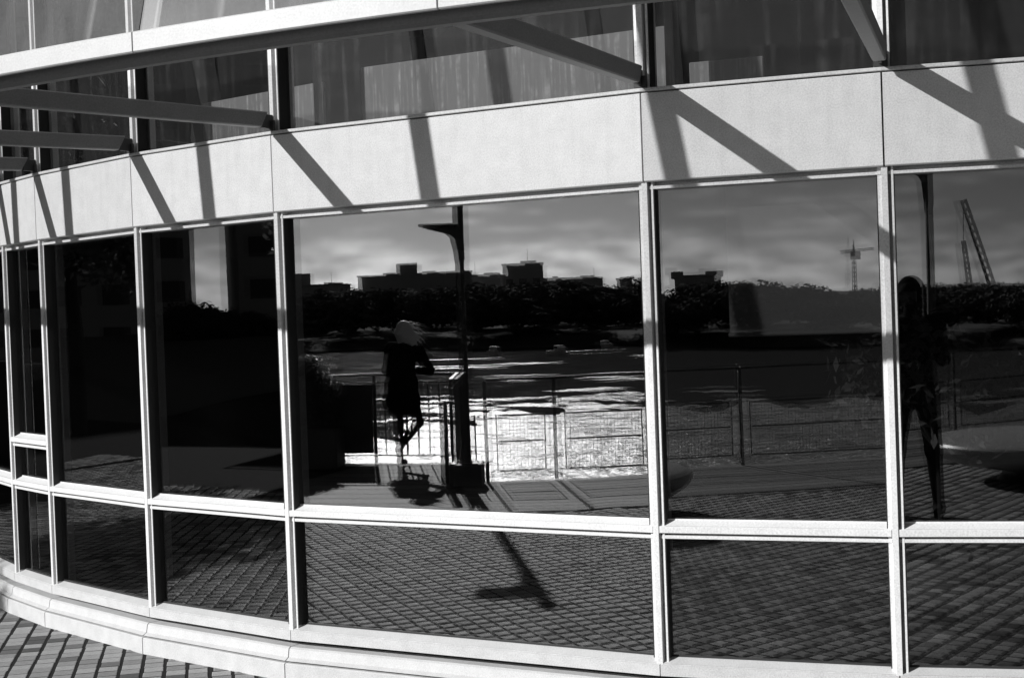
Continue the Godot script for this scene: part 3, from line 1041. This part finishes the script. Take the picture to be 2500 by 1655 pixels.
	# buildings on the skyline: [from az, to az, top elevation, distance, label]
	var list := [
		[-113.2, -116.6, 1.42, 380.0, "low flat-roofed block at the end of the skyline"],
		[-117.0, -121.6, 1.72, 400.0, "long slab block with a stair tower on its roof"],
		[-121.6, -122.9, 1.56, 420.0, "plain block between the slab and the taller block"],
		[-122.9, -124.5, 1.95, 400.0, "taller square block with an overhanging roof"],
		[-124.5, -126.9, 1.34, 430.0, "small stepped block beyond the trees"],
		[-127.5, -128.1, 1.28, 430.0, "narrow little block above the trees"],
		[-148.4, -150.2, 1.2, 210.0, "dark stepped building on the near bank"],
	]
	for q in list:
		var a0 := sight(q[0], q[3], -1.0); var a1 := sight(q[1], q[3], -1.0)
		var wdt := a0.distance_to(a1)
		var top: float = 1.6 + (q[3] + 6.0) * tan(deg_to_rad(q[2])) + 1.0
		var u := (a0 - a1).normalized()
		var root := thing("far_building", q[4], "building", (a0 + a1) / 2, atan2(-u.z, u.x), "buildings across the water")
		s = begin()
		box(s, Vector3(0, top / 2, 0), Vector3(wdt, top, 14.0), 0.1)
		put(s, "wall", mats.far_building, root)
		s = begin()
		box(s, Vector3(0, top + 0.16, 0), Vector3(wdt + 0.6, 0.3, 14.6), 0.05)
		put(s, "roof", mats.far_building, root)
		if q[0] == -117.0 or q[0] == -113.2 or q[0] == -125.6:
			s = begin()
			box(s, Vector3(wdt * 0.07, top + 1.7, 0), Vector3(wdt * 0.16 + 1.0, 3.2, 6.0), 0.05)
			put(s, "stair_tower", mats.far_building, root)
		for i in 2 + int(wdt / 9.0):
			s = begin()
			var rx := rng.randf_range(-0.46, 0.46) * wdt
			if i % 3 == 2:
				tube(s, [Vector3(rx, top, 0), Vector3(rx, top + rng.randf_range(2.0, 4.5), 0)], [0.09, 0.04], 5)
				put(s, "mast", mats.far_building, root)
			else:
				box(s, Vector3(rx, top + 0.45, rng.randf_range(-3.0, 3.0)), Vector3(rng.randf_range(1.2, 4.5), rng.randf_range(0.7, 1.1), 3.0), 0.05)
				put(s, "roof_plant", mats.far_building, root)
		var cols := int(wdt / 3.4)
		for r in int((top - 2.0) / 3.2):
			s = begin()
			for c in cols:
				for face in [7.0, -7.0]:
					box(s, Vector3(-wdt / 2 + (c + 0.5) * wdt / cols, 2.2 + r * 3.2, face), Vector3(wdt / cols * 0.55, 1.4, 0.12))
			put(s, "window_row", mats.far_window, root)
	# two tall blocks on the near bank, to the left of the plaza
	for q in [[-91.2, 150.0, 20.0, 58.0, "tall dark apartment block on the near bank"], [-92.95, -34.0, 24.0, 70.0, "taller dark apartment block beside the gap of sky"]]:
		var edge := sight(q[0], 100.0, -1.0)
		var root := thing("tower_block", q[4], "building", edge, deg_to_rad(90.0), "tower blocks by the water")
		s = begin()
		var len_: float = q[1]
		box(s, Vector3(len_ / 2, q[3] / 2, -11.0), Vector3(absf(len_), q[3], 20.0), 0.1)
		put(s, "wall", mats.tower, root)
		s = begin()
		box(s, Vector3(len_ / 2, q[3] + 0.4, -11.0), Vector3(absf(len_) + 0.5, 0.8, 20.5), 0.1)
		put(s, "roof", mats.tower_dark, root)
		for r in int(q[3] / 3.2):
			s = begin()
			var cols := int(absf(len_) / 3.6)
			for c in cols:
				box(s, Vector3(signf(len_) * (c + 0.5) * absf(len_) / cols, 2.0 + r * 3.2, -1.0), Vector3(2.0, 1.5, 0.12))
			put(s, "window_row", mats.tower_dark, root)
	# cranes
	var lattice := func(s2: SurfaceTool, a: Vector3, b2: Vector3, w: float, r: float) -> void:
		var d := (b2 - a)
		var L := d.length()
		d /= L
		var u := d.cross(Vector3(0.2, 0.1, 1)).normalized(); var v := d.cross(u)
		var cs := [u * w + v * w, u * w - v * w, -u * w - v * w, -u * w + v * w]
		for c in cs:
			tube(s2, [a + c, b2 + c * 0.7], [r], 4)
		var bays := int(L / (w * 2.4))
		for k in bays:
			for j in 4:
				var f0 := float(k) / bays; var f1 := float(k + 1) / bays
				tube(s2, [a + d * L * f0 + cs[j] * lerpf(1, 0.7, f0), a + d * L * f1 + cs[(j + 1) % 4] * lerpf(1, 0.7, f1)], [r * 0.7], 4)
	var D := 240.0
	var root := thing("crawler_crane", "dark crawler crane with a leaning lattice boom on the far bank", "crane", sight(-173.75, D, 0.5))
	var org := sight(-173.75, D, 0.5)
	var top_p := sight(-172.65, D, 1.6 + D * tan(deg_to_rad(3.87))) - org
	var mast := sight(-172.6, D, 1.6 + D * tan(deg_to_rad(2.26))) - org
	var mast_foot := sight(-172.85, D, 0.8) - org
	s = begin()
	lattice.call(s, Vector3(0, 1.5, 0), top_p, 0.5, 0.13)
	put(s, "boom", mats.crane_steel, root)
	s = begin()
	lattice.call(s, mast_foot, mast, 0.35, 0.12)
	put(s, "mast", mats.crane_steel, root)
	s = begin()
	tube(s, [top_p, mast], [0.07], 4)
	tube(s, [mast, mast_foot + Vector3(0.6, 0, 0)], [0.07], 4)
	put(s, "stay_cable", mats.crane_steel, root)
	s = begin()
	box(s, Vector3(0.5, 1.4, 0), Vector3(6.5, 2.4, 3.5), 0.1)
	put(s, "cab", mats.crane_steel, root)
	s = begin()
	box(s, Vector3(0, -0.2, 1.6), Vector3(6, 1.0, 0.9), 0.2)
	box(s, Vector3(0, -0.2, -1.6), Vector3(6, 1.0, 0.9), 0.2)
	put(s, "crawler_track", mats.tower_dark, root)
	D = 320.0
	root = thing("tower_crane", "thin tower crane standing above the wooded bank", "crane", sight(-155.5, D, 1.0))
	var hh := 1.6 + D * tan(deg_to_rad(2.05)) - 1.0
	s = begin()
	lattice.call(s, Vector3.ZERO, Vector3(0, hh, 0), 0.4, 0.08)
	put(s, "mast", mats.crane_steel, root)
	s = begin()
	lattice.call(s, Vector3(-3.5, hh, 1.2), Vector3(5.5, hh + 0.3, -1.8), 0.3, 0.08)
	put(s, "jib", mats.crane_steel, root)
	s = begin()
	box(s, Vector3(0.4, hh - 0.9, 0), Vector3(1.8, 1.8, 1.6), 0.1)
	tube(s, [Vector3(0, hh, 0), Vector3(0, hh + 2.6, 0)], [0.3, 0.1], 6)
	put(s, "cab", mats.crane_steel, root)
	# small boats at their moorings
	var spots := [[-119.6, 106.0, 0.5], [-122.3, 100.0, 0.2], [-124.6, 110.0, 0.9]]
	for i in spots.size():
		root = thing("boat", "small white boat moored off the far bank", "boat", polar(spots[i][0], spots[i][1], -1.62), spots[i][2], "small boats moored off the far bank")
		root.scale = Vector3.ONE * 0.6
		s = begin()
		var deck := []; var keel := []
		for k in 9:
			var f := k / 8.0
			var w := 0.85 * sin(PI * clampf(f * 0.72 + 0.28, 0, 1))
			deck.append([Vector3(-2.4 + 4.8 * f, 0.62 + 0.22 * f * f, w), Vector3(-2.4 + 4.8 * f, 0.62 + 0.22 * f * f, -w)])
			keel.append([Vector3(-2.3 + 4.3 * f, -0.1, w * 0.6), Vector3(-2.3 + 4.3 * f, -0.1, -w * 0.6)])
		for k in 8:
			quad(s, keel[k][0], keel[k + 1][0], deck[k + 1][0], deck[k][0], true)
			quad(s, keel[k][1], deck[k][1], deck[k + 1][1], keel[k + 1][1], true)
			quad(s, deck[k][0], deck[k + 1][0], deck[k + 1][1], deck[k][1], true)
		quad(s, keel[0][0], deck[0][0], deck[0][1], keel[0][1])
		put(s, "hull", mats.boat_white, root)
		s = begin()
		box(s, Vector3(0.3, 0.98, 0), Vector3(1.5, 0.6, 1.0), 0.08)
		put(s, "cabin", mats.boat_white, root)
		s = begin()
		box(s, Vector3(0.3, 1.03, 0), Vector3(1.1, 0.26, 1.02), 0.02)
		put(s, "cabin_window", mats.far_window, root)

# ---------------------------------------------------------------- people: bones with radii joined into one skin
func capsule_d(p: Vector3, a: Vector3, b: Vector3, ra: float, rb: float) -> float:
	var ab := b - a
	var t := clampf((p - a).dot(ab) / maxf(ab.length_squared(), 1e-9), 0.0, 1.0)
	return p.distance_to(a + ab * t) - lerpf(ra, rb, t)

func skin(s: SurfaceTool, bones: Array, cell: float, k: float) -> void:
	var lo := Vector3.ONE * 1e9; var hi := -lo
	for b in bones:
		var r: float = maxf(b[2], b[3]) + k + cell * 2.0
		for v in [b[0], b[1]]:
			lo = lo.min(v - Vector3.ONE * r)
			hi = hi.max(v + Vector3.ONE * r)
	var n := Vector3i(((hi - lo) / cell).ceil()) + Vector3i.ONE
	var grid := PackedFloat32Array()
	grid.resize(n.x * n.y * n.z)
	grid.fill(1.0)
	for b in bones:
		var r: float = maxf(b[2], b[3]) + k + cell * 2.0
		var c0 := Vector3i(((b[0].min(b[1]) - Vector3.ONE * r - lo) / cell).floor()).max(Vector3i.ZERO)
		var c1 := Vector3i(((b[0].max(b[1]) + Vector3.ONE * r - lo) / cell).ceil()).min(n - Vector3i.ONE)
		for z in range(c0.z, c1.z + 1):
			for y in range(c0.y, c1.y + 1):
				for x in range(c0.x, c1.x + 1):
					var i := (z * n.y + y) * n.x + x
					var d := capsule_d(lo + Vector3(x, y, z) * cell, b[0], b[1], b[2], b[3])
					var g := grid[i]
					var h := maxf(k - absf(g - d), 0.0) / k
					grid[i] = minf(g, d) - h * h * k * 0.25
	var vert := {}
	var pos := {}
	for z in n.z - 1:
		for y in n.y - 1:
			for x in n.x - 1:
				var i := (z * n.y + y) * n.x + x
				var sum := Vector3.ZERO; var cnt := 0; var inside := 0
				var val := [grid[i], grid[i + 1], grid[i + n.x], grid[i + n.x + 1], grid[i + n.x * n.y], grid[i + n.x * n.y + 1], grid[i + n.x * n.y + n.x], grid[i + n.x * n.y + n.x + 1]]
				for v in val:
					if v < 0.0:
						inside += 1
				if inside == 0 or inside == 8:
					continue
				for e in [[0, 1], [2, 3], [4, 5], [6, 7], [0, 2], [1, 3], [4, 6], [5, 7], [0, 4], [1, 5], [2, 6], [3, 7]]:
					var va: float = val[e[0]]; var vb: float = val[e[1]]
					if (va < 0.0) != (vb < 0.0):
						var f := va / (va - vb)
						var pa := Vector3(e[0] & 1, (e[0] >> 1) & 1, e[0] >> 2); var pb := Vector3(e[1] & 1, (e[1] >> 1) & 1, e[1] >> 2)
						sum += pa.lerp(pb, f)
						cnt += 1
				pos[i] = lo + (Vector3(x, y, z) + sum / cnt) * cell
				vert[i] = Vector3(val[1] - val[0] + val[3] - val[2] + val[5] - val[4] + val[7] - val[6], val[2] - val[0] + val[3] - val[1] + val[6] - val[4] + val[7] - val[5], val[4] - val[0] + val[5] - val[1] + val[6] - val[2] + val[7] - val[3]).normalized()
	var emit := func(q: Array, flip: bool) -> void:
		for j in q:
			if not pos.has(j):
				return
		var order := [0, 1, 2, 0, 2, 3] if flip else [0, 2, 1, 0, 3, 2]
		for j in order:
			s.set_normal(vert[q[j]])
			s.add_vertex(pos[q[j]])
	var sy := n.x; var sz := n.x * n.y
	for i in pos.keys():
		var g0 := grid[i]
		if i + 1 < grid.size() and (g0 < 0.0) != (grid[i + 1] < 0.0):
			emit.call([i, i - sy, i - sy - sz, i - sz], g0 >= 0.0)
		if (g0 < 0.0) != (grid[i + sy] < 0.0):
			emit.call([i, i - sz, i - sz - 1, i - 1], g0 >= 0.0)
		if (g0 < 0.0) != (grid[i + sz] < 0.0):
			emit.call([i, i - 1, i - 1 - sy, i - sy], g0 >= 0.0)

func hand(s: SurfaceTool, wrist: Vector3, dir: Vector3, palm_n: Vector3, side: float, curl: float) -> void:
	var ac := dir.cross(palm_n).normalized() * side
	var bones := []
	bones.append([wrist, wrist + dir * 0.045 + ac * 0.012, 0.022, 0.02])
	bones.append([wrist + dir * 0.04 - ac * 0.02, wrist + dir * 0.08 - ac * 0.022, 0.016, 0.012])
	bones.append([wrist + dir * 0.04 + ac * 0.02, wrist + dir * 0.085 + ac * 0.02, 0.016, 0.012])
	for f in 4:
		var root := wrist + dir * (0.082 - 0.006 * absf(f - 1.2)) + ac * (0.028 - 0.019 * f)
		var len_: float = [0.026, 0.03, 0.028, 0.021][f]
		var d := dir
		for j in 3:
			d = (d + palm_n * curl * (0.5 + 0.25 * j)).normalized()
			var tip := root + d * len_ * (1.0 - 0.18 * j)
			bones.append([root, tip, 0.0088 - 0.0008 * j, 0.0082 - 0.0008 * j])
			root = tip
	var th := wrist + dir * 0.022 + ac * 0.02
	var d1 := (dir * 0.6 + ac * 0.8 + palm_n * 0.35).normalized()
	bones.append([th, th + d1 * 0.035, 0.012, 0.0105])
	bones.append([th + d1 * 0.035, th + d1 * 0.035 + (dir * 0.8 + ac * 0.3 + palm_n * 0.5).normalized() * 0.03, 0.0105, 0.009])
	skin(s, bones, 0.0045, 0.006)

func head(s: SurfaceTool, at: Vector3, turn: Basis) -> void:      # at: middle of the skull; +z of turn is the way the face looks
	var w := func(x: float, y: float, z: float) -> Vector3: return at + turn * Vector3(x, y, z)
	skin(s, [
		[w.call(0, 0.03, -0.02), w.call(0, 0.035, 0.015), 0.086, 0.08],
		[w.call(0, -0.045, 0.035), w.call(0, -0.075, 0.05), 0.055, 0.036],
		[w.call(0, -0.1, 0.062), w.call(0, -0.098, 0.068), 0.022, 0.018],
		[w.call(0, 0.01, 0.094), w.call(0, -0.028, 0.112), 0.008, 0.013],
		[w.call(-0.022, -0.066, 0.086), w.call(0.022, -0.066, 0.086), 0.008, 0.008],
		[w.call(-0.033, 0.024, 0.086), w.call(-0.028, 0.024, 0.087), 0.008, 0.008],
		[w.call(0.033, 0.024, 0.086), w.call(0.028, 0.024, 0.087), 0.008, 0.008],
		[w.call(-0.085, -0.005, -0.01), w.call(-0.088, 0.03, -0.016), 0.01, 0.013],
		[w.call(0.085, -0.005, -0.01), w.call(0.088, 0.03, -0.016), 0.01, 0.013],
	], 0.006, 0.012)

func build_people() -> void:
	# a person leaning on the platform railing, looking out over the water
	var out := (p2(-8.5, 1.14) - p2(-9.2, 1.72)).normalized()
	var face := out.cross(Vector3.UP)
	if face.dot(p2(-20, -6)) < 0:
		face = -face
	var at := p2(-8.66, 1.64)
	var turn := atan2(face.x, face.z)
	var root := thing("person", "person with windblown light hair in a dark jacket leaning on the railing", "person", at, turn)
	# own axes: z the way the person faces, x to the person's left
	var bd := []
	var hipl := Vector3(0.085, 0.86, -0.06); var hipr := Vector3(-0.085, 0.86, -0.06)
	var chest := Vector3(0, 1.14, 0.03)
	bd.append([Vector3(0, 0.88, -0.07), Vector3(0, 1.0, -0.04), 0.125, 0.11])
	bd.append([Vector3(-0.05, 0.87, -0.06), Vector3(0.05, 0.87, -0.06), 0.11, 0.11])
	bd.append([Vector3(0, 1.0, -0.04), chest, 0.11, 0.115])
	bd.append([Vector3(-0.13, 1.27, 0.06), Vector3(0.13, 1.27, 0.06), 0.062, 0.062])
	bd.append([chest, Vector3(0, 1.26, 0.05), 0.12, 0.09])
	bd.append([Vector3(0, 1.27, 0.06), Vector3(0, 1.37, 0.09), 0.055, 0.048])
	for sd in [1.0, -1.0]:
		var sh := Vector3(0.165 * sd, 1.26, 0.06); var elb := Vector3(0.235 * sd, 1.035, 0.16); var wr := Vector3(0.06 * sd, 1.02, 0.3)
		bd.append([sh, elb, 0.05, 0.04])
		bd.append([elb, wr, 0.04, 0.027])
	# standing leg, and the other crossed behind it with the knee bent
	bd.append([hipr, Vector3(-0.06, 0.46, -0.02), 0.085, 0.052])
	bd.append([Vector3(-0.06, 0.46, -0.02), Vector3(-0.04, 0.08, -0.06), 0.054, 0.034])
	bd.append([Vector3(-0.04, 0.06, -0.08), Vector3(-0.045, 0.035, 0.1), 0.036, 0.028])
	bd.append([hipl, Vector3(0.15, 0.47, 0.02), 0.085, 0.052])
	bd.append([Vector3(0.15, 0.47, 0.02), Vector3(-0.02, 0.2, -0.14), 0.054, 0.034])
	bd.append([Vector3(-0.02, 0.2, -0.14), Vector3(0.0, 0.07, -0.17), 0.036, 0.028])
	var s := begin()
	skin(s, bd, 0.016, 0.03)
	hand(s, Vector3(0.06, 1.02, 0.3), Vector3(-0.9, -0.1, 0.35).normalized(), Vector3.DOWN, 1.0, 0.5)
	hand(s, Vector3(-0.06, 1.02, 0.3), Vector3(0.9, -0.1, 0.35).normalized(), Vector3.DOWN, -1.0, 0.5)
	head(s, Vector3(0, 1.45, 0.11), Basis(Vector3.UP, 0.25))
	put(s, "body", mats.cloth_legs, root)
	s = begin()
	var jk := []
	jk.append([Vector3(-0.06, 0.72, -0.08), Vector3(0.06, 0.72, -0.08), 0.155, 0.155])
	jk.append([Vector3(-0.05, 0.9, -0.06), Vector3(0.05, 0.9, -0.06), 0.14, 0.14])
	jk.append([Vector3(0, 0.9, -0.06), Vector3(0, 1.18, 0.03), 0.145, 0.14])
	jk.append([Vector3(-0.14, 1.27, 0.06), Vector3(0.14, 1.27, 0.06), 0.075, 0.075])
	for sd in [1.0, -1.0]:
		jk.append([Vector3(0.165 * sd, 1.26, 0.06), Vector3(0.245 * sd, 1.035, 0.15), 0.068, 0.06])
		jk.append([Vector3(0.245 * sd, 1.035, 0.15), Vector3(0.1 * sd, 1.025, 0.27), 0.06, 0.045])
	skin(s, jk, 0.016, 0.04)
	put(s, "jacket", mats.cloth, root)
	s = begin()
	var hr := []
	hr.append([Vector3(0, 1.49, 0.08), Vector3(0, 1.46, 0.05), 0.088, 0.085])
	hr.append([Vector3(0.02, 1.5, 0.05), Vector3(0.12, 1.41, 0.03), 0.075, 0.04])
	hr.append([Vector3(0.12, 1.41, 0.03), Vector3(0.2, 1.365, 0.02), 0.04, 0.01])
	hr.append([Vector3(0.0, 1.44, 0.03), Vector3(0.09, 1.33, 0.03), 0.08, 0.035])
	hr.append([Vector3(-0.03, 1.44, 0.03), Vector3(-0.02, 1.34, 0.03), 0.06, 0.04])
	for i in 7:
		var f := i / 6.0
		hr.append([Vector3(0.04, 1.5 - 0.12 * f, 0.04), Vector3(0.13 + 0.03 * sin(i * 2.1), 1.44 - 0.13 * f, 0.02 - 0.02 * f), 0.045, 0.016])
		hr.append([Vector3(0.13 + 0.03 * sin(i * 2.1), 1.44 - 0.13 * f, 0.02 - 0.02 * f), Vector3(0.17 + 0.04 * sin(i * 1.7), 1.40 - 0.14 * f, 0.0), 0.016, 0.004])
	skin(s, hr, 0.009, 0.02)
	for i in 46:
		var a0 := Vector3(rng.randf_range(-0.02, 0.1), rng.randf_range(1.38, 1.56), rng.randf_range(0.0, 0.1))
		var tip := a0 + Vector3(rng.randf_range(0.07, 0.18), rng.randf_range(-0.13, -0.01), rng.randf_range(-0.05, 0.05))
		tube(s, [a0, a0.lerp(tip, 0.5) + Vector3(0, rng.randf_range(0.0, 0.03), 0), tip], [0.005, 0.004, 0.0015], 5)
	put(s, "hair", mats.hair, root)
	# a photographer on the plaza, facing the glass, both hands raised to a camera
	root = thing("person", "person in dark clothes standing on the plaza with a camera held to the face", "person", p2(0.6, -0.12), PI)
	bd = []
	bd.append([Vector3(-0.06, 0.93, 0), Vector3(0.06, 0.93, 0), 0.12, 0.12])
	bd.append([Vector3(0, 0.95, 0), Vector3(0, 1.15, 0.0), 0.13, 0.125])
	bd.append([Vector3(0, 1.15, 0), Vector3(0, 1.34, -0.01), 0.135, 0.11])
	bd.append([Vector3(-0.15, 1.43, -0.01), Vector3(0.15, 1.43, -0.01), 0.065, 0.065])
	bd.append([Vector3(0, 1.42, 0), Vector3(0, 1.54, 0.015), 0.06, 0.055])
	for sd in [1.0, -1.0]:
		bd.append([Vector3(0.19 * sd, 1.42, 0), Vector3(0.235 * sd, 1.17, 0.13), 0.056, 0.046])
		bd.append([Vector3(0.235 * sd, 1.17, 0.13), Vector3(0.085 * sd, 1.5, 0.2), 0.046, 0.03])
		bd.append([Vector3(0.09 * sd, 0.9, 0), Vector3(0.13 * sd, 0.5, 0.02), 0.095, 0.062])
		bd.append([Vector3(0.13 * sd, 0.5, 0.02), Vector3(0.15 * sd, 0.09, -0.02), 0.062, 0.04])
		bd.append([Vector3(0.15 * sd, 0.06, -0.04), Vector3(0.17 * sd, 0.04, 0.15), 0.045, 0.035])
	s = begin()
	skin(s, bd, 0.018, 0.03)
	hand(s, Vector3(0.085, 1.5, 0.2), Vector3(-0.25, 0.85, 0.2).normalized(), Vector3(-0.8, -0.1, 0.3).normalized(), 1.0, 0.5)
	hand(s, Vector3(-0.085, 1.5, 0.2), Vector3(0.25, 0.85, 0.2).normalized(), Vector3(0.8, -0.1, 0.3).normalized(), -1.0, 0.5)
	head(s, Vector3(0, 1.63, 0.03), Basis.IDENTITY)
	put(s, "body", mats.cloth_legs, root)
	s = begin()
	skin(s, [[Vector3(0, 1.69, 0.0), Vector3(0, 1.65, -0.03), 0.096, 0.094]], 0.012, 0.02)
	put(s, "hair", mats.cloth, root)
	s = begin()
	box(s, Vector3(0, 1.62, 0.2), Vector3(0.14, 0.09, 0.045), 0.006)
	tube(s, [Vector3(0, 1.615, 0.22), Vector3(0, 1.615, 0.28)], [0.032, 0.032], 16)
	tag(put(s, "camera", mats.camera_body, self, root.transform), "small black camera held by the photographer", "camera")

# ---------------------------------------------------------------- inside the ground floor
func build_inside() -> void:
	rng.seed = 41
	for q in [[-14.6, 7.35, 1.0, "tall leafy potted plant just behind the last upright of the glass"]]:
		var root := thing("potted_plant", q[3], "plant", on_circle(q[0], q[1], 0.16), rng.randf() * TAU)
		var s := begin()
		lathe(s, [Vector2(0.0, 0.0), Vector2(0.14, 0.0), Vector2(0.19, 0.34), Vector2(0.17, 0.34), Vector2(0.16, 0.3), Vector2(0.0, 0.3)], 24)
		put(s, "pot", mats.pot, root)
		s = begin()
		var blobs := []
		for i in 11:
			var a := i * 2.4
			var tip: Vector3 = Vector3(cos(a) * rng.randf_range(0.15, 0.5), rng.randf_range(0.95, 1.38), sin(a) * rng.randf_range(0.15, 0.5)) * q[2]
			tube(s, [Vector3(0, 0.3, 0), Vector3(0.01, 0.8, 0.01), tip], [0.014, 0.01, 0.004], 6)
			blobs.append([tip, 0.2])
			blobs.append([tip * Vector3(1.2, 0.85, 1.2), 0.16])
		put(s, "stem", mats.bark, root)
		put_mesh(leaf_cloud(1100, 0.06, blobs), "leaves", mats.house_leaf, root)

# ----------------------------------------------------------------
func _ready() -> void:
	var cam := Camera3D.new()
	cam.name = "camera_view"
	cam.position = Vector3(0, 1.6, 0)
	cam.basis = Basis(Vector3.RIGHT, deg_to_rad(-0.98)) * Basis(Vector3.BACK, deg_to_rad(-2.036))
	cam.fov = 2.0 * rad_to_deg(atan(827.5 / 3472.0))
	cam.near = 0.05
	cam.far = 2000.0
	add_child(cam)
	cam.current = true
	var env := Environment.new()
	env.background_mode = Environment.BG_SKY
	env.sky = make_sky()
	env.tonemap_mode = Environment.TONE_MAPPER_LINEAR
	env.tonemap_exposure = 1.08
	env.sdfgi_enabled = true
	env.ssao_enabled = true
	env.ssil_enabled = true
	var we := WorldEnvironment.new()
	we.name = "environment"
	we.environment = env
	add_child(we)
	var sun := DirectionalLight3D.new()
	sun.name = "sun"
	sun.light_energy = 1.6
	sun.light_angular_distance = 0.53
	sun.light_color = Color(1, 1, 1)
	sun.shadow_enabled = true
	add_child(sun)
	var to_sun := polar(SUN_AZ, cos(deg_to_rad(SUN_EL)), sin(deg_to_rad(SUN_EL)))
	sun.look_at_from_position(Vector3.ZERO, -to_sun, Vector3.UP)

	make_materials()
	build_building()
	build_plaza(cam)
	build_quay()
	build_far()
	build_inside()
	build_people()
